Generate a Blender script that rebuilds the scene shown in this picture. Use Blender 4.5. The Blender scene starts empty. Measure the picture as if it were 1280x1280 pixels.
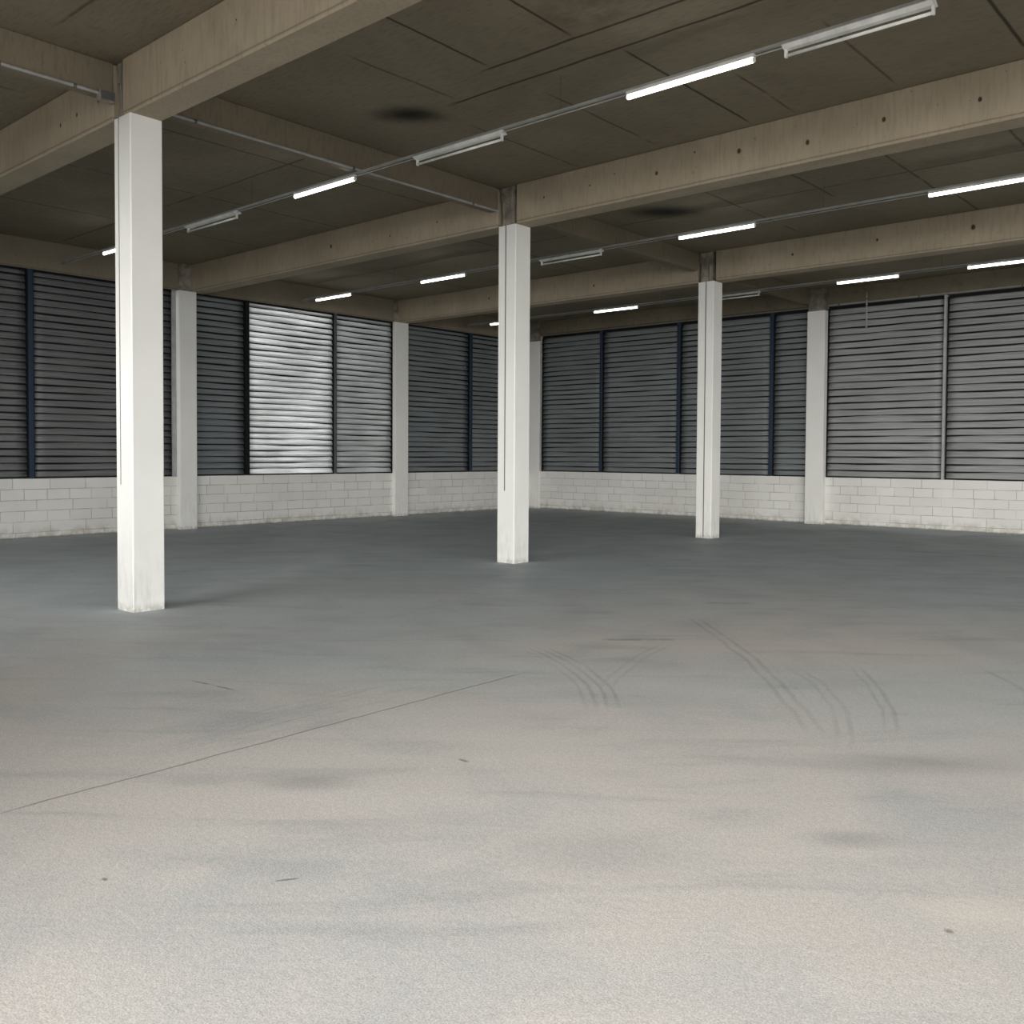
import bpy, bmesh, math, random
from mathutils import Vector, Matrix

random.seed(7)
scene = bpy.context.scene
COL = scene.collection
R = math.radians

# ------------------------------------------------------------------ layout
XA = 9.03            # +X face of the free standing columns
W = 0.336            # column / main beam width
H = 4.92             # column height = underside of the main beams
ZC = 5.48            # underside of the slab
SILL = 1.10
YB = [-16.768, -11.031, -5.294]      # camera-facing faces of the three beam lines
XEND, YREAR = 27.0, -22.5

# ------------------------------------------------------------------ node helper
class NT:
    def __init__(s, mat):
        s.t = mat.node_tree
        s.n, s.l = s.t.nodes, s.t.links
    def new(s, typ, **kw):
        n = s.n.new(typ)
        for k, v in kw.items():
            setattr(n, k, v)
        return n
    def put(s, sock, v):
        if hasattr(v, 'is_output'):
            s.l.new(v, sock)
        elif v is not None:
            if isinstance(v, (tuple, list)) and len(v) == 3 and sock.type == 'RGBA':
                v = (*v, 1)
            sock.default_value = v
    def m(s, op, a, b=None, c=None, clamp=False):
        n = s.new('ShaderNodeMath', operation=op, use_clamp=clamp)
        s.put(n.inputs[0], a)
        if b is not None: s.put(n.inputs[1], b)
        if c is not None: s.put(n.inputs[2], c)
        return n.outputs[0]
    def mix(s, f, a, b, mode='MIX'):
        n = s.new('ShaderNodeMix', data_type='RGBA', blend_type=mode)
        s.put(n.inputs[0], f); s.put(n.inputs[6], a); s.put(n.inputs[7], b)
        return n.outputs[2]
    def ramp(s, v, lo, hi, a=0.0, b=1.0):
        n = s.new('ShaderNodeMapRange', interpolation_type='SMOOTHSTEP')
        s.put(n.inputs[0], v)
        for i, x in enumerate((lo, hi, a, b)): n.inputs[i + 1].default_value = x
        return n.outputs[0]
    def noise(s, vec, scale, detail=4, rough=0.55, dist=0.0):
        n = s.new('ShaderNodeTexNoise')
        s.put(n.inputs['Vector'], vec)
        n.inputs['Scale'].default_value = scale; n.inputs['Detail'].default_value = detail
        n.inputs['Roughness'].default_value = rough; n.inputs['Distortion'].default_value = dist
        return n.outputs['Fac']
    def scaled(s, vec, sc, loc=(0, 0, 0)):
        n = s.new('ShaderNodeMapping')
        s.put(n.inputs['Vector'], vec); n.inputs['Scale'].default_value = sc; n.inputs['Location'].default_value = loc
        return n.outputs[0]
    def xyz(s, vec):
        n = s.new('ShaderNodeSeparateXYZ'); s.put(n.inputs[0], vec); return n.outputs
    def pos(s):
        return s.new('ShaderNodeNewGeometry').outputs['Position']
    # marks with a place and shape of their own (world metres, x and y sockets)
    def seg(s, x, y, A, B, w, soft=None):
        soft = soft or w
        dx, dy = B[0] - A[0], B[1] - A[1]; L = math.hypot(dx, dy); dx /= L; dy /= L
        px = s.m('SUBTRACT', x, A[0]); py = s.m('SUBTRACT', y, A[1])
        u = s.m('ADD', s.m('MULTIPLY', px, dx), s.m('MULTIPLY', py, dy))
        v = s.m('ABSOLUTE', s.m('SUBTRACT', s.m('MULTIPLY', py, dx), s.m('MULTIPLY', px, dy)))
        e = min(0.25, L * 0.2)
        a = s.m('MULTIPLY', s.ramp(u, -e * .2, e), s.ramp(u, L - e, L + e * .2, 1, 0))
        return s.m('MULTIPLY', a, s.ramp(v, w * .5, w * .5 + soft, 1, 0))
    def spot(s, x, y, C, rx, ry, soft=0.7, rot=0.0):
        px = s.m('SUBTRACT', x, C[0]); py = s.m('SUBTRACT', y, C[1])
        c, k = math.cos(rot), math.sin(rot)
        a = s.m('ADD', s.m('MULTIPLY', px, c / rx), s.m('MULTIPLY', py, k / rx))
        b = s.m('ADD', s.m('MULTIPLY', px, -k / ry), s.m('MULTIPLY', py, c / ry))
        d = s.m('SQRT', s.m('ADD', s.m('MULTIPLY', a, a), s.m('MULTIPLY', b, b)))
        return s.ramp(d, 1 - soft, 1 + soft * .2, 1, 0)
    def arc(s, x, y, A, B, C, w, stripes=0.0):
        ax, ay, bx, by, cx, cy = *A, *B, *C
        d = 2 * (ax * (by - cy) + bx * (cy - ay) + cx * (ay - by))
        ux = ((ax*ax+ay*ay)*(by-cy)+(bx*bx+by*by)*(cy-ay)+(cx*cx+cy*cy)*(ay-by))/d
        uy = ((ax*ax+ay*ay)*(cx-bx)+(bx*bx+by*by)*(ax-cx)+(cx*cx+cy*cy)*(bx-ax))/d
        r = math.hypot(ax-ux, ay-uy)
        px = s.m('SUBTRACT', x, ux); py = s.m('SUBTRACT', y, uy)
        rr = s.m('SUBTRACT', s.m('SQRT', s.m('ADD', s.m('MULTIPLY', px, px), s.m('MULTIPLY', py, py))), r)
        ring = s.ramp(s.m('ABSOLUTE', rr), w * .35, w * .6, 1, 0)
        if stripes:
            ring = s.m('MULTIPLY', ring, s.ramp(s.m('SINE', s.m('MULTIPLY', rr, 6.283 / stripes)), -.2, .9))
        L = math.hypot(cx-ax, cy-ay); dx, dy = (cx-ax)/L, (cy-ay)/L
        u = s.m('ADD', s.m('MULTIPLY', s.m('SUBTRACT', x, ax), dx), s.m('MULTIPLY', s.m('SUBTRACT', y, ay), dy))
        gate = s.m('MULTIPLY', s.ramp(u, -.1, .5), s.ramp(u, L - .5, L + .1, 1, 0))
        side = s.m('GREATER_THAN', s.m('ADD', s.m('MULTIPLY', px, (ax+cx)/2-ux), s.m('MULTIPLY', py, (ay+cy)/2-uy)), 0)
        return s.m('MULTIPLY', s.m('MULTIPLY', ring, gate), side)
    def maxi(s, lst):
        v = lst[0]
        for q in lst[1:]: v = s.m('MAXIMUM', v, q)
        return v
    def bump(s, h, strength, dist=0.01):
        n = s.new('ShaderNodeBump'); s.put(n.inputs['Height'], h)
        n.inputs['Strength'].default_value = strength; n.inputs['Distance'].default_value = dist
        return n.outputs[0]

def material(name):
    m = bpy.data.materials.new(name); m.use_nodes = True
    t = NT(m); b = t.n['Principled BSDF']
    return m, t, b

def lin(r, g, b):
    f = lambda c: (c/255/12.92) if c <= 10 else ((c/255+.055)/1.055)**2.4
    return (f(r), f(g), f(b))

# ------------------------------------------------------------------ materials
def mat_floor():
    m, t, b = material('worn_grey_floor_coating')
    p = t.pos(); x, y, _ = t.xyz(p)
    big = t.noise(p, .28, 4, .5, .6)
    mid = t.noise(t.scaled(p, (1, 1, 1), (9, 4, 2)), 1.1, 5, .6, .4)
    # swept streaks, across the line of travel
    rot = t.new('ShaderNodeMapping'); t.put(rot.inputs['Vector'], p)
    rot.inputs['Rotation'].default_value = (0, 0, R(-41))
    streak = t.noise(t.scaled(rot.outputs[0], (.45, 2.2, 1)), 1.5, 5, .6, .5)
    grain = t.noise(p, 150, 2, .7)
    grit = t.noise(p, 38, 3, .65)
    # dust trodden in from the door over a blue grey coating
    d = t.m('ADD', t.m('MULTIPLY', t.m('SUBTRACT', x, 9.5), .11), t.m('MULTIPLY', t.m('SUBTRACT', -14.2, y), .13))
    d = t.m('ADD', d, t.m('MULTIPLY', t.m('SUBTRACT', big, .5), 2.2))
    d = t.m('ADD', d, t.m('MULTIPLY', t.m('SUBTRACT', mid, .5), .9))
    dust = t.ramp(d, -.35, 1.15)
    c = t.mix(dust, FLOOR_A, FLOOR_B)
    c = t.mix(t.ramp(mid, .42, .72, 0, .42), c, (.335, .365, .385))
    c = t.mix(t.ramp(mid, .45, .25, 0, .3), c, (.54, .508, .475))
    c = t.mix(t.ramp(streak, .5, .74, 0, .34), c, (.235, .255, .265))
    c = t.mix(t.ramp(streak, .48, .3, 0, .14), c, (.62, .60, .57))
    g = t.ramp(grain, .28, .72, .74, 1.2)
    c = t.mix(1.0, c, t.m('MULTIPLY', g, t.ramp(grit, .3, .7, .93, 1.06)), 'MULTIPLY')
    wob = t.m('MULTIPLY', t.m('SUBTRACT', t.noise(p, 2.3, 3), .5), .05)
    xw = t.m('ADD', x, wob); yw = t.m('ADD', y, wob)
    brk = t.ramp(t.noise(p, 3.1, 4, .7), .33, .55)
    cracks = t.maxi([t.seg(xw, y, (13.55, -19.7), (13.53, -16.0), .006, .008),
                     t.m('MULTIPLY', t.seg(xw, yw, (10.9, -5.2), (16.5, -4.6), .02, .02), brk),
                     t.seg(xw, yw, (15.0, -19.21), (15.05, -19.13), .006, .006),
                     t.spot(x, y, (14.57, -17.75), .045, .016, .6),
                     t.spot(x, y, (14.52, -19.62), .02, .012, .6), t.spot(x, y, (17.0, -17.9), .02, .02, .8),
                     t.m('MULTIPLY', t.seg(xw, yw, (11.95, -17.82), (12.45, -17.75), .006, .012), brk),
                     t.m('MULTIPLY', t.seg(xw, yw, (13.2, -14.7), (13.75, -14.2), .03, .05), t.m('MULTIPLY', brk, .7)),
                     t.m('MULTIPLY', t.seg(xw, yw, (12.85, -12.3), (13.3, -11.95), .04, .08), t.m('MULTIPLY', brk, .6))])
    c = t.mix(t.m('MULTIPLY', cracks, .6), c, (.05, .048, .045))
    tyres = t.maxi([t.arc(xw, yw, (12.9, -15.28), (13.58, -15.6), (14.6, -16.5), .28, .075),
                    t.arc(xw, yw, (13.2, -13.1), (14.38, -14.3), (15.8, -16.1), .20, .09),
                    t.arc(xw, yw, (15.2, -14.1), (15.75, -15.0), (16.1, -15.8), .12, .07),
                    t.m('MULTIPLY', t.arc(xw, yw, (14.9, -14.5), (15.5, -15.2), (16.0, -16.3), .16, .08), .7),
                    t.m('MULTIPLY', t.arc(xw, yw, (14.3, -16.2), (13.9, -15.2), (13.7, -14.3), .2, .08), .5),
                    t.seg(xw, yw, (16.0, -13.6), (16.6, -14.4), .01, .03)])
    rub = t.ramp(t.noise(t.scaled(p, (9, .7, 1)), 2.2, 4, .6), .42, .66)
    smear = t.m('MULTIPLY', t.spot(x, y, (13.25, -17.75), .42, 1.15, .8, R(4)), t.m('MULTIPLY', rub, 1.0))
    tyres = t.m('MULTIPLY', t.m('MAXIMUM', tyres, smear), t.ramp(t.noise(p, 1.7, 3), .25, .6, .35, 1))
    c = t.mix(t.m('MULTIPLY', tyres, .24), c, (.10, .105, .105))
    soil = t.maxi([t.m('MULTIPLY', t.spot(x, y, (16.46, -17.37), .26, .11, .95, R(40)), .34),
                   t.m('MULTIPLY', t.spot(x, y, (14.24, -18.49), .3, .14, .95, R(40)), .35),
                   t.m('MULTIPLY', t.spot(x, y, (16.35, -16.2), .8, .22, .95, R(42)), .32),
                   t.m('MULTIPLY', t.spot(x, y, (15.75, -18.2), .55, .3, .95, R(42)), .22)])
    c = t.mix(soil, c, (.14, .155, .17))
    pale = t.m('MULTIPLY', t.spot(x, y, (17.02, -17.7), .3, .16, .95, R(42)), .3)
    c = t.mix(pale, c, (.68, .62, .54))
    t.put(b.inputs['Base Color'], c)
    t.put(b.inputs['Roughness'], t.ramp(mid, .3, .7, .5, .7))
    b.inputs['Specular IOR Level'].default_value = .12
    t.put(b.inputs['Normal'], t.bump(t.m('ADD', t.m('MULTIPLY', grain, .6), grit), .28, .006))
    return m

FLOOR_A = (.405, .46, .475)
FLOOR_B = (.51, .485, .457)

def mat_ceiling():
    m, t, b = material('dark_brown_cast_concrete')
    p = t.pos(); x, y, _ = t.xyz(p)
    big = t.noise(p, .55, 5, .6, .5)
    grn = t.noise(t.scaled(p, (3, 14, 3)), 2.2, 4, .6)
    fine = t.noise(p, 60, 3, .6)
    c = t.mix(t.ramp(big, .3, .7), CEIL_A, CEIL_B)
    c = t.mix(t.ramp(grn, .45, .75, 0, .3), c, (.06, .055, .047))
    c = t.mix(t.ramp(fine, .3, .7, 0, .14), c, (.20, .18, .145))
    wob = t.m('MULTIPLY', t.m('SUBTRACT', t.noise(p, 1.3, 4), .5), .05)
    xw, yw = t.m('ADD', x, wob), t.m('ADD', y, wob)
    brk = t.ramp(t.noise(p, 1.6, 3, .7), .3, .5)
    S = lambda *a: t.seg(xw, yw, *a)
    strong = t.maxi([S((11.3, -14.23), (16.6, -14.16), .012, .022), S((10.4, -13.80), (16.2, -13.74), .012, .022),
                     S((11.53, -16.3), (11.5, -14.23), .010, .018), S((12.58, -16.0), (12.55, -14.22), .012, .018),
                     S((12.74, -13.77), (12.74, -11.1), .010, .018), S((15.64, -13.6), (15.66, -11.2), .012, .02)])
    S2 = lambda *a: t.seg(xw, yw, *a)
    weak = t.maxi([S2((10.62, -15.4), (10.64, -13.8), .01, .02), S2((13.29, -12.6), (13.29, -11.1), .01, .02),
                   S2((14.42, -13.1), (14.42, -11.2), .01, .02), S2((11.5, -13.4), (11.5, -11.1), .01, .02),
                   S2((10.2, -13.2), (10.2, -11.1), .01, .02), S2((13.52, -10.2), (13.52, -6.3), .012, .022),
                   S2((13.67, -6.9), (13.67, -5), .012, .022), S2((14.97, -10), (14.97, -6.6), .012, .022),
                   S2((12.25, -10.6), (12.25, -7.4), .012, .022), S2((10.9, -10.6), (10.9, -5.1), .012, .022),
                   S2((7.3, -16.2), (7.3, -11), .012, .022), S2((5.0, -16.2), (5.0, -11), .012, .022),
                   S2((6.1, -10.6), (6.1, -5), .012, .022), S2((2.6, -16.2), (2.6, -5), .012, .022),
                   S2((0.2, -13.7), (8.6, -13.7), .012, .022), S2((0.2, -8.1), (16, -8.0), .012, .022),
                   S2((7.2, -22), (7.2, -17), .012, .022), S2((5.1, -22), (5.1, -17), .012, .022), S2((9.1, -17.5), (16, -17.4), .01, .02)])
    j = t.m('MAXIMUM', t.m('MULTIPLY', strong, .8), t.m('MULTIPLY', t.m('MULTIPLY', weak, brk), .55))
    c = t.mix(j, c, (.020, .017, .012))
    rust = t.m('MULTIPLY', t.spot(x, y, (13.1, -14.6), .95, .5, .9, 0), t.ramp(t.noise(p, 2.6, 5, .6), .4, .65, 0, .6))
    c = t.mix(rust, c, (.085, .062, .035))
    sw = t.m('MULTIPLY', t.m('SUBTRACT', t.noise(p, 3.0, 4), .5), .22)
    xs, ys = t.m('ADD', x, sw), t.m('ADD', y, sw)
    soot = t.maxi([t.m('MULTIPLY', t.spot(xs, ys, (9.91, -13.89), .50, .33, .95, R(41)), .93),
                   t.m('MULTIPLY', t.spot(xs, ys, (9.83, -8.35), .75, .48, .95, R(41)), .9)])
    c = t.mix(soot, c, (.012, .011, .010))
    t.put(b.inputs['Base Color'], c)
    b.inputs['Roughness'].default_value = .85; b.inputs['Specular IOR Level'].default_value = .2
    t.put(b.inputs['Normal'], t.bump(t.m('SUBTRACT', t.m('MULTIPLY', fine, .4), t.m('MULTIPLY', j, 1.5)), .35, .008))
    return m

CEIL_A = (.205, .173, .122)
CEIL_B = (.262, .222, .158)

def mat_beam(name, along, holes=(), k=1.0):
    """board marked cast concrete; along = 'x' or 'y', holes = list of (s, z) on the face"""
    m, t, b = material(name)
    p = t.pos(); x, y, z = t.xyz(p)
    s_ = x if along == 'x' else y
    big = t.noise(p, .9, 5, .6, .4)
    sc = (16, 16, 1.6)
    grain = t.noise(t.scaled(p, sc), 2.0, 4, .6)
    fine = t.noise(p, 70, 3, .6)
    pit = t.ramp(t.noise(p, 22, 2, .5), .70, .76)
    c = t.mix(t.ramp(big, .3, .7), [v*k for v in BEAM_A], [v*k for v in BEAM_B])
    c = t.mix(t.ramp(grain, .45, .72, 0, .28), c, (.17, .145, .11))
    c = t.mix(t.ramp(fine, .3, .7, 0, .2), c, (.42, .37, .30))
    c = t.mix(t.m('MULTIPLY', pit, .45), c, (.06, .05, .04))
    wv = t.m('MULTIPLY', t.m('SUBTRACT', t.noise(p, 9, 2), .5), .012)
    rim = t.ramp(t.m('ABSOLUTE', t.m('SUBTRACT', t.m('ADD', z, wv), H + .035)), .004, .014, 1, 0)
    c = t.mix(t.m('MULTIPLY', rim, .45), c, (.09, .075, .055))
    h = None
    if holes:
        hs = [t.spot(s_, z, q[:2], q[2] * .8, q[2] * 1.05, .5) for q in holes]
        h = t.maxi(hs)
        c = t.mix(t.m('MULTIPLY', h, .9), c, (.02, .017, .013))
    t.put(b.inputs['Base Color'], c)
    b.inputs['Roughness'].default_value = .85; b.inputs['Specular IOR Level'].default_value = .2
    hh = t.m('ADD', t.m('MULTIPLY', fine, .3), t.m('MULTIPLY', grain, .4))
    if h is not None: hh = t.m('SUBTRACT', hh, t.m('MULTIPLY', h, 3))
    t.put(b.inputs['Normal'], t.bump(hh, .3, .008))
    return m

BEAM_A = (.36, .302, .218)
BEAM_B = (.45, .38, .28)

def mat_white_column():
    m, t, b = material('white_painted_column')
    p = t.pos(); x, y, z = t.xyz(p)
    n1 = t.noise(p, 1.4, 4, .6); fine = t.noise(p, 48, 4, .65); n2 = t.noise(t.scaled(p, (6, 6, 1)), 2.4, 5, .65)
    c = t.mix(t.ramp(n1, .3, .7), (.85, .85, .815), (.89, .89, .86))
    low = t.m('MULTIPLY', t.ramp(z, .0, 1.0, 1, 0), t.ramp(n2, .42, .72))
    c = t.mix(t.m('MULTIPLY', low, .35), c, (.42, .42, .40))
    foot = t.m('MULTIPLY', t.ramp(z, .0, .10, 1, 0), t.ramp(t.noise(p, 14, 4), .35, .6))
    c = t.mix(t.m('MULTIPLY', foot, .6), c, (.33, .29, .23))
    t.put(b.inputs['Base Color'], c); b.inputs['Roughness'].default_value = .6
    rough_low = t.ramp(z, .2, 1.0, 1.0, .2)
    t.put(b.inputs['Normal'], t.bump(t.m('MULTIPLY', fine, rough_low), .35, .008))
    return m

def mat_block(name, axis):
    m, t, b = material(name)
    p = t.pos(); x, y, z = t.xyz(p)
    cmb = t.new('ShaderNodeCombineXYZ'); t.put(cmb.inputs[0], x if axis == 'x' else y)
    wob = t.m('MULTIPLY', t.m('SUBTRACT', t.noise(p, 1.2, 3), .5), .022)
    t.put(cmb.inputs[1], t.m('ADD', t.m('ADD', z, .09), wob))
    br = t.new('ShaderNodeTexBrick'); t.put(br.inputs['Vector'], cmb.outputs[0])
    br.offset = .37; br.offset_frequency = 3; br.squash = .62; br.squash_frequency = 2
    br.inputs['Scale'].default_value = 1; br.inputs['Mortar Size'].default_value = .0065
    br.inputs['Mortar Smooth'].default_value = .4
    br.inputs['Brick Width'].default_value = .66; br.inputs['Row Height'].default_value = .198
    br.inputs['Color1'].default_value = (1, 1, 1, 1); br.inputs['Color2'].default_value = (.93, .93, .92, 1)
    br.inputs['Mortar'].default_value = (1, 1, 1, 1)
    fac = br.outputs['Fac']
    vis = t.ramp(t.noise(p, 2.1, 3, .6), .3, .62, .25, 1)
    n1 = t.noise(p, 1.1, 5, .6); fine = t.noise(p, 55, 3, .6)
    c = t.mix(t.ramp(n1, .3, .7), (.79, .785, .75), (.85, .845, .82))
    c = t.mix(1.0, c, br.outputs['Color'], 'MULTIPLY')
    c = t.mix(t.m('MULTIPLY', t.m('MULTIPLY', fac, vis), .72), c, (.16, .155, .14))
    low = t.m('MULTIPLY', t.ramp(z, .02, .30, 1, 0), t.ramp(t.noise(p, 5, 5, .65), .38, .66))
    c = t.mix(t.m('MULTIPLY', low, .55), c, (.34, .30, .22))
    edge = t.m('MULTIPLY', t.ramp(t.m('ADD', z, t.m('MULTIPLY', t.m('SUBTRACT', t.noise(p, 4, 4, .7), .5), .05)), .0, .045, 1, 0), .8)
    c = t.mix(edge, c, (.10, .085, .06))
    t.put(b.inputs['Base Color'], c); b.inputs['Roughness'].default_value = .7
    t.put(b.inputs['Normal'], t.bump(t.m('SUBTRACT', t.m('MULTIPLY', fine, .25), t.m('MULTIPLY', fac, 1.5)), .4, .008))
    return m

def mat_slat(name, col, transl=0.0, tcol=(.8, .8, .8), rough=.42):
    m, t, b = material(name)
    p = t.pos()
    st = t.noise(t.scaled(p, (1.2, 1.2, 40)), 1.0, 4, .6)
    big = t.noise(p, .8, 3, .5)
    f = t.m('MULTIPLY', t.ramp(st, .3, .7, .82, 1.12), t.ramp(big, .3, .7, .9, 1.08))
    c = t.mix(1.0, col, f, 'MULTIPLY')
    t.put(b.inputs['Base Color'], c); b.inputs['Roughness'].default_value = rough
    b.inputs['Specular IOR Level'].default_value = .4
    if transl:
        tr = t.new('ShaderNodeBsdfTranslucent'); t.put(tr.inputs[0], t.mix(1.0, tcol, f, 'MULTIPLY'))
        mx = t.new('ShaderNodeMixShader'); mx.inputs[0].default_value = transl
        t.l.new(b.outputs[0], mx.inputs[1]); t.l.new(tr.outputs[0], mx.inputs[2])
        t.l.new(mx.outputs[0], t.n['Material Output'].inputs[0])
    return m

def mat_plain(name, col, rough=.5, metal=0.0, var=.12, spec=.5):
    m, t, b = material(name)
    n = t.noise(t.pos(), 6, 4, .6)
    t.put(b.inputs['Base Color'], t.mix(1.0, col, t.ramp(n, .3, .7, 1 - var, 1 + var), 'MULTIPLY'))
    b.inputs['Roughness'].default_value = rough; b.inputs['Metallic'].default_value = metal
    b.inputs['Specular IOR Level'].default_value = spec
    return m

def mat_emit(name, col, s):
    m, t, b = material(name)
    b.inputs['Base Color'].default_value = (.9, .9, .9, 1)
    b.inputs['Emission Color'].default_value = (*col, 1); b.inputs['Emission Strength'].default_value = s
    return m

M = {}
M['floor'] = mat_floor()
M['ceiling'] = mat_ceiling()
M['white'] = mat_white_column()
M['block_y'] = mat_block('white_painted_blocks_side', 'y')
M['block_x'] = mat_block('white_painted_blocks_end', 'x')
M['plaster'] = mat_plain('white_plaster', (.72, .71, .68), .8)
M['neck'] = mat_plain('rough_grout', (.27, .245, .205), .9, var=.35, spec=.15)
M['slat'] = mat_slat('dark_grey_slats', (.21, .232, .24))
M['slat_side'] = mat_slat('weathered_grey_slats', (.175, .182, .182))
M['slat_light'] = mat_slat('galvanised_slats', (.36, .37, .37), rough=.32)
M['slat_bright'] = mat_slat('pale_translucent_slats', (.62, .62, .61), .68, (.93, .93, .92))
M['slat_half'] = mat_slat('half_translucent_slats', (.45, .455, .45), .44, (.85, .86, .85))  # greyer and less translucent than the pale slats
M['navy'] = mat_plain('navy_paint', (.014, .032, .062), .45)
M['black'] = mat_plain('black_steel_and_gap_shade', (.009, .010, .012), .6, spec=.2)
M['groove_shade'] = mat_plain('dark_groove_shade', (.07, .068, .062), .8)
M['steel_grey'] = mat_plain('dull_grey_steel', (.10, .105, .11), .5)
M['pale_steel'] = mat_plain('pale_grey_paint', (.42, .43, .43), .45)
M['galv'] = mat_plain('galvanised_channel', (.40, .40, .385), .45)
M['conduit'] = mat_plain('grey_conduit', (.36, .36, .35), .45)
M['dark_conduit'] = mat_plain('dark_conduit', (.10, .10, .095), .5)
M['enamel'] = mat_plain('white_enamel', (.82, .82, .79), .3)
M['tube_off'] = mat_plain('unlit_tube_glass', (.85, .85, .82), .25)
M['lit'] = mat_emit('lit_lamp', (1.0, .99, .97), 6)
M['yard'] = mat_plain('yard_concrete', (.48, .465, .44), .9)

# ------------------------------------------------------------------ mesh helpers
def link(name, bm, mat, parent=None, smooth=False):
    bmesh.ops.recalc_face_normals(bm, faces=bm.faces)
    me = bpy.data.meshes.new(name); bm.to_mesh(me); bm.free()
    if smooth:
        for f in me.polygons: f.use_smooth = True
    me.materials.append(mat)
    o = bpy.data.objects.new(name, me); COL.objects.link(o)
    if parent is not None: o.parent = parent
    return o

def box(bm, lo, hi, bev=0.0, segs=1):
    r = bmesh.ops.create_cube(bm, size=1)
    lo, hi = Vector(lo), Vector(hi)
    for v in r['verts']:
        v.co = Vector(((v.co[i] + .5) * (hi[i] - lo[i]) + lo[i] for i in range(3)))
    if bev:
        es = list({e for v in r['verts'] for e in v.link_edges})
        bmesh.ops.bevel(bm, geom=es, offset=bev, segments=segs, affect='EDGES', profile=.5)
    return r['verts']

def prism(bm, poly, z0, z1):
    a = [bm.verts.new((x, y, z0)) for x, y in poly]; c = [bm.verts.new((x, y, z1)) for x, y in poly]
    n = len(poly)
    bm.faces.new(a[::-1]); bm.faces.new(c)
    for i in range(n): bm.faces.new((a[i], a[(i+1) % n], c[(i+1) % n], c[i]))

def rod(bm, A, B, r, n=12, cap=True):
    A, B = Vector(A), Vector(B); d = (B - A)
    q = d.to_track_quat('Z', 'Y').to_matrix().to_4x4()
    mt = Matrix.Translation((A + B) / 2) @ q
    bmesh.ops.create_cone(bm, cap_ends=cap, segments=n, radius1=r, radius2=r, depth=d.length, matrix=mt)

def extrude_x(bm, prof, x0, x1):
    """closed (y, z) profile extruded along x"""
    a = [bm.verts.new((x0, y, z)) for y, z in prof]; c = [bm.verts.new((x1, y, z)) for y, z in prof]
    n = len(prof)
    bm.faces.new(a); bm.faces.new(c[::-1])
    for i in range(n): bm.faces.new((a[i], a[(i+1) % n], c[(i+1) % n], c[i]))

def tag(o, label, cat, group=None):
    o['label'] = label; o['category'] = cat
    if group: o['group'] = group
    return o
def empty(name, loc, label, cat, group=None):
    o = bpy.data.objects.new(name, None); COL.objects.link(o)
    o.location = loc; o.empty_display_size = .2
    return tag(o, label, cat, group)
def struct(name, bm, mat):
    o = link(name, bm, mat); o['kind'] = 'structure'; return o
def child(name, bm, mat, root, smooth=False):
    """bm is in world metres; the part is parented to the thing's Empty"""
    bm.transform(Matrix.Translation(-root.location))
    return link(name, bm, mat, root, smooth)

# ------------------------------------------------------------------ the setting
bm = bmesh.new(); box(bm, (-.25, YREAR - .25, -.2), (XEND + .25, .25, 0)); struct('floor', bm, M['floor'])
bm = bmesh.new(); box(bm, (-.25, YREAR - .25, ZC), (XEND + .25, .25, ZC + .25)); struct('ceiling', bm, M['ceiling'])
bm = bmesh.new(); box(bm, (-.2, YREAR, 0), (0, 0, SILL)); struct('wall_left', bm, M['block_y'])
bm = bmesh.new(); box(bm, (0, 0, 0), (XEND, .2, SILL)); struct('wall_right', bm, M['block_x'])
bm = bmesh.new(); box(bm, (14.2, 0, SILL), (XEND, .2, ZC)); struct('wall_right_upper', bm, M['plaster'])
bm = bmesh.new(); box(bm, (-.2, YREAR, SILL), (0, -16.72, ZC)); struct('wall_left_upper', bm, M['plaster'])
DX0, DX1, DZ = 14.9, 26.6, 5.35           # wide doorway behind the camera
WX0, WX1, WS, WZ = 5.5, 11.0, 1.9, 4.5           # unseen rear opening over a dado, added and sized for its light
FY0, FY1 = -21.5, -11.0                  # unseen flank opening over a dado, added to lighten the galvanised louvers
bm = bmesh.new()
box(bm, (-.2, YREAR - .2, 0), (WX0, YREAR, ZC)); box(bm, (WX0, YREAR - .2, 0), (WX1, YREAR, WS)); box(bm, (WX0, YREAR - .2, WZ), (WX1, YREAR, ZC))
box(bm, (WX1, YREAR - .2, 0), (DX0, YREAR, ZC)); box(bm, (DX1, YREAR - .2, 0), (XEND, YREAR, ZC)); box(bm, (DX0, YREAR - .2, DZ), (DX1, YREAR, ZC))
struct('wall_rear', bm, M['plaster'])
bm = bmesh.new()
box(bm, (XEND, YREAR, 0), (XEND + .2, FY0, ZC)); box(bm, (XEND, FY1, 0), (XEND + .2, .2, ZC))
box(bm, (XEND, FY0, 0), (XEND + .2, FY1, SILL)); box(bm, (XEND, FY0, 4.9), (XEND + .2, FY1, ZC))
struct('wall_flank', bm, M['plaster'])
bm = bmesh.new(); box(bm, (-60, -80, -.5), (90, 60, -.21)); struct('ground', bm, M['yard'])

# ------------------------------------------------------------------ free standing columns
def column_poly(x0, x1, y0, y1, c=.010, groove=None, gw=.022, gd=.03):
    p = []
    p += [(x0, y0 + c), (x0 + c, y0)]
    if groove:
        g = x0 + (x1 - x0) * groove
        p += [(g - gw/2, y0), (g - gw/2, y0 + gd), (g + gw/2, y0 + gd), (g + gw/2, y0)]
    p += [(x1 - c, y0), (x1, y0 + c), (x1, y1 - c), (x1 - c, y1), (x0 + c, y1), (x0, y1 - c)]
    return p

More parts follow.
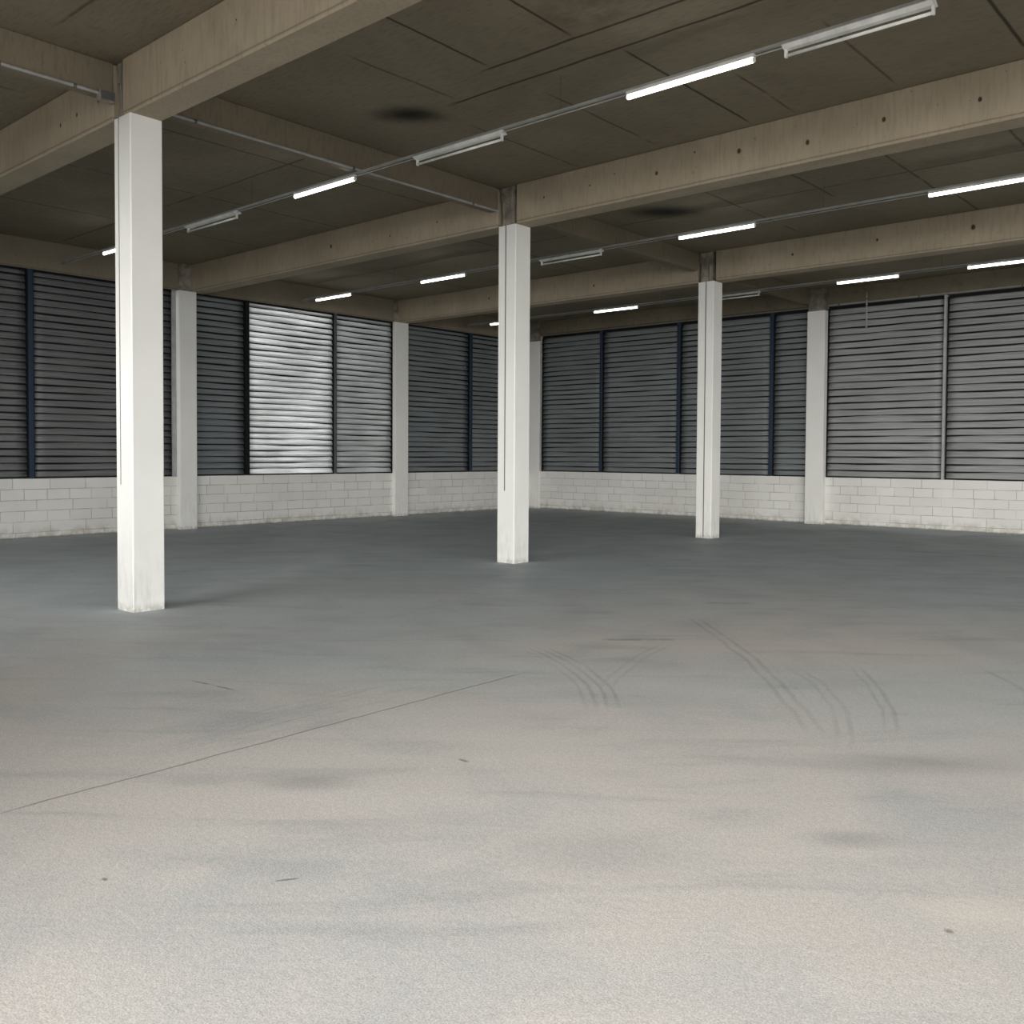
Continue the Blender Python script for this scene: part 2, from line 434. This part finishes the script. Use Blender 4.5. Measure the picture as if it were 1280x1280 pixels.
def rough_box(bm, lo, hi, amp, seed):
    rnd = random.Random(seed)
    t = bmesh.new(); box(t, lo, hi)
    bmesh.ops.subdivide_edges(t, edges=t.edges[:], cuts=3, use_grid_fill=True)
    for v in t.verts:
        if lo[2] + .01 < v.co.z < hi[2] - .01:
            v.co += Vector((rnd.uniform(-amp, amp), rnd.uniform(-amp, amp), 0))
    me = bpy.data.meshes.new('tmp'); t.to_mesh(me); t.free(); bm.from_mesh(me); bpy.data.meshes.remove(me)

def free_column(y, groove, gz, beam_x, label, seed):
    x0, x1 = XA - W, XA
    root = empty('concrete_column', (XA - W/2, y + W/2, 0), label, 'column', 'white columns standing free on the floor')
    bm = bmesh.new()
    if gz > 0: prism(bm, column_poly(x0, x1, y, y + W), 0, gz)
    prism(bm, column_poly(x0, x1, y, y + W, groove=groove), gz, H)
    child('shaft', bm, M['white'], root)
    g = x0 + W * groove
    bm = bmesh.new(); box(bm, (g - .011, y + .006, max(gz, .02)), (g + .011, y + .0305, H - .002))  # dark strip added inside the groove to paint its shade
    js = child('groove_shade_strip', bm, M['groove_shade'], root); js['label'] = 'dark vertical strip for the groove shade'
    bm = bmesh.new()
    a, b = x0 + .03, min(beam_x - .035, x1 - .04)
    cut = a + (b - a) * .62
    rough_box(bm, (a, y + .05, H), (cut, y + W - .04, ZC), .012, seed)
    rough_box(bm, (cut + .025, y + .02, H), (b, y + W - .06, ZC), .010, seed + 1)
    rough_box(bm, (a - .01, y + .03, H + .36), (b, y + W - .05, ZC - .01), .008, seed + 2)
    n = child('neck', bm, M['neck'], root); n['label'] = 'rough bare concrete neck'
    return root

BX = [XA - .16, XA + .0, XA + .03]         # where the right hand beams start
free_column(YB[0], .27, 1.27, BX[0], 'nearest and tallest white column, shaded beam resting on its top', 11)
free_column(YB[1], .43, 1.06, BX[1] + .03, 'white column second along the line, between the nearest and the farthest free one', 23)
free_column(YB[2], .50, 0, BX[2], 'farthest free standing white column, full height groove in its face', 37)

# ------------------------------------------------------------------ columns in the walls
def wall_column(x0, x1, y0, y1, label, top=H):
    root = empty('concrete_column', ((x0+x1)/2, (y0+y1)/2, 0), label, 'column', 'white columns in the louvered walls')
    bm = bmesh.new(); prism(bm, column_poly(x0, x1, y0, y1, c=.008), 0, top); child('shaft', bm, M['white'], root)
    bm = bmesh.new(); rough_box(bm, (x0 + .02, y0 + .02, top), (x1 - .03, y1 - .02, ZC), .004, int(abs(x0 * 31 + y0 * 17)))
    n = child('neck', bm, M['neck'], root); n['label'] = 'rough bare concrete neck'
    return root
wall_column(-.2, .13, -11.31, -10.93, 'grey white wall column behind the nearest column, between dark louvers')
wall_column(-.2, .10, -5.42, -4.97, 'white wall column between the pale louvers and the dark corner louvers')
wall_column(-.2, .40, -.06, .2, 'white column in the far corner, half hidden behind the middle free column')
wall_column(XA - .40, XA + .03, -.17, .2, 'white wall column standing between dark louvers and the galvanised louvers', H + .05)

# pale strips that close the louver openings beside two of the columns
def strip(lo, hi, label):
    bm = bmesh.new(); box(bm, lo, hi, .004); return tag(link('jamb_strip', bm, M['pale_steel']), label, 'jamb strip')
strip((.0, -11.43, SILL), (.05, -11.345, 4.9), 'narrow grey jamb strip beside the wall column behind the nearest column')
strip((.402, -.05, SILL), (.445, -.005, 4.9), 'thin pale jamb strip on the far corner column')

# ------------------------------------------------------------------ beams
def beam(name, lo, hi, mat, label, bev=.012, group=None):
    bm = bmesh.new(); box(bm, lo, hi, bev, 1)
    return tag(link(name, bm, mat), label, 'beam', group)
G = 'main concrete beams'
hb = {0: [(10.9, 5.25, .012)],
      1: [(10.35, 5.22, .016), (11.4, 5.18, .030), (12.55, 5.22, .036), (13.4, 5.14, .034), (14.25, 5.2, .032), (10.75, 5.3, .012), (9.55, 5.2, .02), (15.2, 5.18, .03), (11.95, 5.33, .016)],
      2: [(10.6, 5.2, .03), (13.6, 5.22, .05), (14.8, 5.2, .045), (12.1, 5.24, .03)]}
hl = {0: [(8.35, 5.2, .032), (7.85, 5.17, .026), (7.45, 5.15, .026)], 1: [(4.75, 5.2, .04), (6.3, 5.15, .02), (7.4, 5.2, .02)], 2: [(3.2, 5.2, .03), (6.2, 5.15, .03)]}
rl = ['deep tan concrete beam running from the nearest column out over the camera',
      'tan concrete beam with dark tie holes running right from the middle free column',
      'tan concrete beam running right from the farthest free column']
ll = ['concrete beam running left from the nearest column to the louvered wall',
      'long dim concrete beam from the middle free column back to the left wall',
      'dim concrete beam from the farthest free column back to the left wall']
for k, y in enumerate(YB):
    beam('main_beam', (BX[k], y + .004, H), (XEND, y + W, ZC), mat_beam('tan_beam_concrete_%s' % 'abc'[k], 'x', hb[k]), rl[k], group=G)
    beam('main_beam', (-.15, y + .004, H), (XA - W - .025, y + W, ZC), mat_beam('dim_beam_concrete_%s' % 'abc'[k], 'x', hl[k]), ll[k], group=G)
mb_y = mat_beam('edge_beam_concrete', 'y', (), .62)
TX = 8.69                                     # face of the cross beams
cl = ['shallow cross beam from the nearest column towards the rear wall, conduit under it',
      'shallow cross beam between the nearest and the middle free columns',
      'shallow cross beam between the middle and the farthest free columns',
      'shallow cross beam between the farthest free column and the galvanised louver wall']
for k, (a, b) in enumerate([(YREAR, YB[0]), (YB[0] + W, YB[1]), (YB[1] + W, YB[2]), (YB[2] + W, 0)]):
    bm = bmesh.new(); box(bm, (TX - .17, a, 5.15), (TX, b, ZC), .008); tag(link('cross_beam', bm, M['ceiling']), cl[k], 'beam', 'cross beams')
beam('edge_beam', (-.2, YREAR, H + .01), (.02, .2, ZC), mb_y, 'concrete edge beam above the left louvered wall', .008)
beam('edge_beam', (0, -.02, H + .14), (XEND, .2, ZC), M['ceiling'], 'dark concrete edge beam above the wall with galvanised louvers', .008)

# ------------------------------------------------------------------ louvers
def slat_profile(pitch, sign=1):
    """open polyline (depth towards the room, height)"""
    k = pitch / .132
    return [(-.006, -.020*k), (0, -.012*k), (.001, .004*k), (-.010, .030*k), (-.021, .052*k), (-.012, .060*k), (-.026, .072*k), (-.044, .100*k), (-.052, .124*k), (-.052, .150*k)]

MULL = {('y', -14.19): .044, ('y', -9.65): .044, ('y', -7.24): .031, ('y', -2.57): .046,
        ('x', 2.59): .041, ('x', 5.08): .046, ('x', 7.68): .041, ('x', 11.66): .0285}
def louver(axis, s0, s1, mat, label, pitch=.132, top=H, mull=None, seed=0, depth0=-.035):
    """axis 'y': in the left wall (room towards +x); axis 'x': in the right wall (room towards -y)"""
    s0 += MULL.get((axis, s0), 0); s1 -= MULL.get((axis, s1), 0)
    rnd = random.Random(seed)
    root = empty('louver_panel', (0, (s0+s1)/2, SILL) if axis == 'y' else ((s0+s1)/2, 0, SILL), label, 'louver', 'louver panels')
    P = (lambda d, s, z: (d, s, z)) if axis == 'y' else (lambda d, s, z: (s, -d, z))
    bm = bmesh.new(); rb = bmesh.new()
    z = SILL + .045
    n = max(3, int((s1 - s0) / .22))
    while z < top - pitch * .4:
        pr = slat_profile(pitch); cols = []
        ph, am = rnd.uniform(0, 6.28), rnd.uniform(.000, .0035)
        ph2 = rnd.uniform(0, 6.28)
        tl = rnd.uniform(-.004, .004)
        for i in range(n + 1):
            s = s0 + .012 + (s1 - s0 - .024) * i / n
            w = am * math.sin(ph + s * 2.1) + .0015 * math.sin(ph2 + s * 5.3)
            cols.append([bm.verts.new(P(depth0 + d + tl * h / pitch, s, min(z + h + w * (1 if h < pitch*.6 else .2), top + .01))) for d, h in pr])
        rails = []  # black strips put in as the shade line below each slat lip
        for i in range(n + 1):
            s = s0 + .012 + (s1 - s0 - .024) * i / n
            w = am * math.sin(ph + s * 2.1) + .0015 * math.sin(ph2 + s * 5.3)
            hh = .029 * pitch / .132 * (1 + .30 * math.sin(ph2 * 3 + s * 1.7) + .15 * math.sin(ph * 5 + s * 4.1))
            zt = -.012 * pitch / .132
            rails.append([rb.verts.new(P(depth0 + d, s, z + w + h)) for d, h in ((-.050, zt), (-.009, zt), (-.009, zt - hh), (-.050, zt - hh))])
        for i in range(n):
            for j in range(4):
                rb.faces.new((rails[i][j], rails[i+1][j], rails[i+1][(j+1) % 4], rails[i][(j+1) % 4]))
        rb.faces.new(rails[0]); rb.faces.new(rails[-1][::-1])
        for i in range(n):
            for j in range(len(pr) - 1):
                bm.faces.new((cols[i][j], cols[i+1][j], cols[i+1][j+1], cols[i][j+1]))
        z += pitch
    me_o = child('slats', bm, mat, root, smooth=True)
    sol = me_o.modifiers.new('thickness', 'SOLIDIFY'); sol.thickness = .0025
    child('slat_gap_shade', rb, M['black'], root)
    bm = bmesh.new()
    def bx(d0, d1, a, b, z0, z1):
        p, q = P(d0, a, z0), P(d1, b, z1)
        box(bm, [min(p[i], q[i]) for i in range(3)], [max(p[i], q[i]) for i in range(3)])
    bx(-.12, -.002, s0, s0 + .02, SILL, top); bx(-.12, -.002, s1 - .02, s1, SILL, top)
    bx(-.12, -.004, s0 + .02, s1 - .02, SILL, SILL + .03); bx(-.12, -.004, s0 + .02, s1 - .02, top - .03, top + (.012 if axis == 'y' else .042))
    child('frame', bm, M['black'], root)
    return root

def mullion(axis, s, mat, label, w=.07, top=H, d0=-.10, d1=.035, z0=SILL):
    bm = bmesh.new(); top += .008 if axis == 'y' else .036
    if axis == 'y': box(bm, (d0, s - w/2, z0), (d1, s + w/2, top), .004)
    else: box(bm, (s - w/2, -d1, z0), (s + w/2, -d0, top), .004)
    return tag(link('mullion', bm, mat), label, 'mullion', 'louver mullions')

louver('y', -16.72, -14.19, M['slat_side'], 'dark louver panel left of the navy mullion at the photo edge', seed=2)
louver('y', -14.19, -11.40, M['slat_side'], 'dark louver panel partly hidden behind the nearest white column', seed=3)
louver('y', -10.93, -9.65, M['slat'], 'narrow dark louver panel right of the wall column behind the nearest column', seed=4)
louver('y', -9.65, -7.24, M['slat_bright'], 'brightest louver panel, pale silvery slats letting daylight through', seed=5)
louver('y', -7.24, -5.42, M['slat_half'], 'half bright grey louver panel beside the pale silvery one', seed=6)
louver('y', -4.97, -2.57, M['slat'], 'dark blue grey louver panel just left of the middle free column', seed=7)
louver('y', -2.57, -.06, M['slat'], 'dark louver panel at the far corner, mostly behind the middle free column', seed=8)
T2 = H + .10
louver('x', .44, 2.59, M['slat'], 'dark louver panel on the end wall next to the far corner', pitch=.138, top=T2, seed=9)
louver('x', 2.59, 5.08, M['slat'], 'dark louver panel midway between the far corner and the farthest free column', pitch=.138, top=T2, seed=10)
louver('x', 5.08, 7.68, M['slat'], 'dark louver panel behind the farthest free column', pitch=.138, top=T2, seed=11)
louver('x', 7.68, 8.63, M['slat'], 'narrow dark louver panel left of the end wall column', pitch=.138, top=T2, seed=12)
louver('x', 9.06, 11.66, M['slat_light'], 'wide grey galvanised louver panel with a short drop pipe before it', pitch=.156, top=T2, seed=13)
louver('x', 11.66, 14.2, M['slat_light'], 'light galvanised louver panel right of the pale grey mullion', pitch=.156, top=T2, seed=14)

mullion('y', -14.19, M['navy'], 'navy mullion left of the nearest column', .085)
mullion('y', -9.65, M['black'], 'black mullion on the left edge of the pale silvery louver panel', .085)
mullion('y', -7.24, M['steel_grey'], 'dark grey mullion between the pale and half bright louver panels', .06)
mullion('y', -2.57, M['navy'], 'navy mullion left of the middle free column', .09)
mullion('x', 2.59, M['navy'], 'navy mullion nearest the far corner on the end wall', .08, T2)
mullion('x', 5.08, M['navy'], 'navy mullion just left of the farthest free column', .09, T2)
mullion('x', 7.68, M['navy'], 'navy mullion right of the farthest free column', .08, T2)
mullion('x', 11.66, M['pale_steel'], 'pale grey mullion on the galvanised louvers', .055, T2, d1=.06)

# ------------------------------------------------------------------ conduits and pipes
def conduit(A, B, r, mat, label, clips=()):
    root = empty('conduit', A, label, 'conduit')
    bm = bmesh.new(); rod(bm, A, B, r); child('pipe', bm, mat, root, smooth=False)
    A, B = Vector(A), Vector(B)
    for f in clips:
        c = A.lerp(B, f); d = (B - A).normalized()
        bm = bmesh.new(); rod(bm, c - d*.015, c + d*.015, r * 1.35); child('clip', bm, M['steel_grey'], root)
    return root
cz = 5.143
conduit((TX + .014, -21.5, cz), (TX + .014, -16.93, cz), .016, M['conduit'], 'grey conduit under the cross beam left of the nearest column', (.45, .8, .95))
conduit((TX + .014, -16.42, cz), (TX + .014, -11.05, cz), .016, M['conduit'], 'grey conduit under the cross beam between the nearest and middle columns', (.1, .5, .9))
conduit((9.08, -.045, 5.085), (14.15, -.045, 5.085), .016, M['conduit'], 'thin grey conduit along the top of the galvanised louvers', (.05, .4, .8))
conduit((.45, -.04, 5.10), (8.6, -.04, 5.10), .014, M['dark_conduit'], 'thin dark conduit above the end wall dark louvers', (.3, .6))
conduit((9.99, -.10, 5.30), (9.99, -.10, 4.50), .020, M['conduit'], 'short vertical drop pipe hanging before the galvanised louvers', (.2, .4))
root = empty('junction_box', (TX + .02, -16.85, 5.10), 'small grey junction box at the top of the nearest column', 'junction box')
bm = bmesh.new(); box(bm, (TX - .03, -16.93, 5.075), (TX + .05, -16.775, 5.175), .006); child('body', bm, M['neck'], root)
bm = bmesh.new(); box(bm, (TX + .05, -16.92, 5.085), (TX + .056, -16.785, 5.165), .002); child('lid', bm, M['steel_grey'], root)

# ------------------------------------------------------------------ light rows
ROWS = [-13.62, -8.20, -2.80]
rowname = ['nearest row', 'middle row', 'farthest row']
TUBE_Z = 5.058
FIX = [(1.72, 2.97, 0), (4.55, 5.92, 0), (7.32, 8.60, 0), (9.74, 11.10, 0), (12.72, 14.06, 0), (14.34, 15.56, 0), (.55, 1.80, 1), (4.02, 5.26, 1), (7.17, 8.50, 1), (10.02, 11.34, 1), (13.83, 15.15, 1), (.95, 2.25, 2), (4.38, 5.65, 2), (7.45, 8.72, 2), (10.40, 11.62, 2), (12.84, 14.10, 2)]
for k, y in enumerate(ROWS):
    x1 = 15.55 if k == 0 else 17.0
    root = empty('light_rail', (0.1, y, 5.13), ['thin metal light rail of the nearest lamp row, under the cross beam',
            'thin metal light rail between the tan beams, behind the middle free column',
            'thin metal light rail closest to the end wall louvers'][k], 'light rail', 'lamp rails')
    bm = bmesh.new(); ww = .013
    extrude_x(bm, [(y-ww, 5.138), (y-ww, 5.112), (y-ww+.004, 5.112), (y-ww+.004, 5.134), (y+ww-.004, 5.134), (y+ww-.004, 5.112), (y+ww, 5.112), (y+ww, 5.138)], .05, x1)
    child('channel', bm, M['galv'], root)
    cuts = [.05] + [v for a, b, kk in FIX if kk == k for v in (a, b)] + [x1]
    for a, b in zip(cuts[::2], cuts[1::2]):
        if b - a < .06: continue
        bm = bmesh.new(); rod(bm, (a, y - .004, 5.085), (b, y - .004, 5.085), .006, 8)
        child('cable', bm, M['pale_steel'], root)
    for hx in ([3.2, 6.3, 11.9] if k == 0 else [3.2, 6.3, 12.4, 15.9]):
        bm = bmesh.new(); rod(bm, (hx, y, 5.136), (hx, y, ZC), .003, 6); child('hanger', bm, M['dark_conduit'], root)

def fixture(xa, xb, k, lit, label):
    y = ROWS[k]
    root = empty('light_fixture', ((xa+xb)/2, y, TUBE_Z), label, 'lamp', 'lit lamps on the rails' if lit else 'unlit lamps on the rails')
    if lit:
        bm = bmesh.new(); box(bm, (xa, y - .024, 5.077), (xb, y + .024, 5.1115), .003); child('housing', bm, M['enamel'], root)
        bm = bmesh.new(); rod(bm, (xa + .012, y, TUBE_Z), (xb - .012, y, TUBE_Z), .023, 20); child('tube', bm, M['lit'], root, True)
        for a, b in ((xa, xa + .012), (xb - .012, xb)):
            bm = bmesh.new(); rod(bm, (a, y, TUBE_Z), (b, y, TUBE_Z), .0225, 20); child('end_cap', bm, M['enamel'], root)
    else:
        bm = bmesh.new()
        extrude_x(bm, [(y-.022, 5.1115), (y-.075, 5.083), (y-.075, 5.079), (y-.030, 5.058), (y+.030, 5.058), (y+.075, 5.079), (y+.075, 5.083), (y+.022, 5.1115)], xa, xb)
        child('reflector', bm, M['enamel'], root)
        bm = bmesh.new(); rod(bm, (xa + .02, y, 5.010), (xb - .02, y, 5.010), .0135, 14); child('tube', bm, M['tube_off'], root, True)
        for a, b in ((xa, xa + .022), (xb - .022, xb)):
            bm = bmesh.new(); box(bm, (a, y - .017, 4.994), (b, y + .017, 5.062), .003); child('socket', bm, M['enamel'], root)
    return root
fixture(1.72, 2.97, 0, True, 'tiny lit lamp peeping out at the left edge of the nearest column')
fixture(4.55, 5.92, 0, False, 'small unlit lamp just right of the nearest column')
fixture(7.32, 8.60, 0, True, 'lit lamp where the nearest rail meets the cross beam conduit')
fixture(9.74, 11.10, 0, False, 'unlit lamp near the round soot stain on the ceiling')
fixture(12.72, 14.06, 0, True, 'largest lit lamp, glowing tube on the nearest rail')
fixture(14.34, 15.56, 0, False, 'largest unlit lamp, white reflector at the end of the nearest rail')
fixture(.55, 1.80, 1, True, 'lit lamp over the pale silvery louvers')
fixture(4.02, 5.26, 1, True, 'lit lamp on the middle rail just left of the middle free column')
fixture(7.17, 8.50, 1, False, 'unlit lamp on the middle rail just right of the middle free column')
fixture(10.02, 11.34, 1, True, 'lit lamp beside the second soot stain, on the middle rail')
fixture(13.83, 15.15, 1, True, 'lit lamp under the tan beam at the right end of the middle rail')
fixture(.95, 2.25, 2, True, 'lit lamp half hidden behind the middle free column')
fixture(4.38, 5.65, 2, True, 'lit lamp between the middle and farthest free columns')
fixture(7.45, 8.72, 2, False, 'unlit lamp just right of the farthest free column')
fixture(10.40, 11.62, 2, True, 'lit lamp above the short drop pipe')
fixture(12.84, 14.10, 2, True, 'lit lamp above the light galvanised louvers at the photo edge')

# ------------------------------------------------------------------ daylight
SKY_HORIZON, SKY_ZENITH, SKY_GLOW = 2.9, 1.2, 9.0
w = bpy.data.worlds.new('overcast_sky'); scene.world = w; w.use_nodes = True
nt = w.node_tree; bg = nt.nodes['Background']
class WT(NT):
    def __init__(s, w): s.t = w.node_tree; s.n, s.l = s.t.nodes, s.t.links
q = WT(w)
d3 = q.xyz(q.new('ShaderNodeTexCoord').outputs['Generated'])
SUNWARD = Vector((.50, -.86, .12)).normalized()      # hazy low sun behind thin cloud
dot = q.m('ADD', q.m('ADD', q.m('MULTIPLY', d3[0], SUNWARD.x), q.m('MULTIPLY', d3[1], SUNWARD.y)), q.m('MULTIPLY', d3[2], SUNWARD.z))
glow = q.m('POWER', q.ramp(dot, .45, 1.0), 1.5)
strength = q.m('ADD', q.ramp(d3[2], 0, .8, SKY_HORIZON, SKY_ZENITH), q.m('MULTIPLY', glow, SKY_GLOW))
q.put(bg.inputs[0], q.mix(glow, (.93, .965, 1.0), (1.0, .97, .93)))
q.put(bg.inputs[1], strength)
def portal(name, loc, rot, sx, sy):
    pl = bpy.data.lights.new(name, 'AREA'); pl.shape = 'RECTANGLE'; pl.size = sx; pl.size_y = sy
    pl.cycles.is_portal = True
    po = bpy.data.objects.new(name, pl); COL.objects.link(po); po.location = loc; po.rotation_euler = rot
portal('doorway_portal', ((DX0 + DX1)/2, YREAR - .1, DZ/2), (R(90), 0, 0), DX1 - DX0, DZ)
portal('rear_opening_portal', ((WX0 + WX1)/2, YREAR - .1, (WS + WZ)/2), (R(90), 0, 0), WX1 - WX0, WZ - WS)
portal('flank_opening_portal', (XEND + .1, (FY0 + FY1)/2, (SILL + 4.9)/2), (R(90), 0, R(90)), FY1 - FY0, 4.9 - SILL)

# ------------------------------------------------------------------ camera
f, pitch, roll, yaw, cyp = 1163.148, R(-1.7545), R(.3249), R(41.3241), 603.084
cam = bpy.data.cameras.new('camera'); co = bpy.data.objects.new('camera', cam); COL.objects.link(co)
F = Vector((-math.sin(yaw)*math.cos(pitch), math.cos(yaw)*math.cos(pitch), math.sin(pitch)))
Rt = F.cross(Vector((0, 0, 1))).normalized(); U = Rt.cross(F)
R2 = Rt*math.cos(roll) + U*math.sin(roll); U2 = -Rt*math.sin(roll) + U*math.cos(roll)
mw = Matrix((R2, U2, -F)).transposed().to_4x4(); mw.translation = (17.9275, -21.1997, 1.6)
co.matrix_world = mw
cam.sensor_fit = 'HORIZONTAL'; cam.sensor_width = 36; cam.lens = f / 1280 * 36
cam.shift_y = -(640 - cyp) / 1280; cam.clip_start = .05; cam.clip_end = 300
scene.camera = co

vs = scene.view_settings
vs.view_transform = 'Standard'; vs.look = 'None'; vs.gamma = 1; vs.use_curve_mapping = False; vs.exposure = 0.2
scene.cycles.use_denoising = True; scene.cycles.adaptive_threshold = .015
scene.cycles.max_bounces = 6; scene.cycles.diffuse_bounces = 4; scene.cycles.glossy_bounces = 2; scene.cycles.transmission_bounces = 2
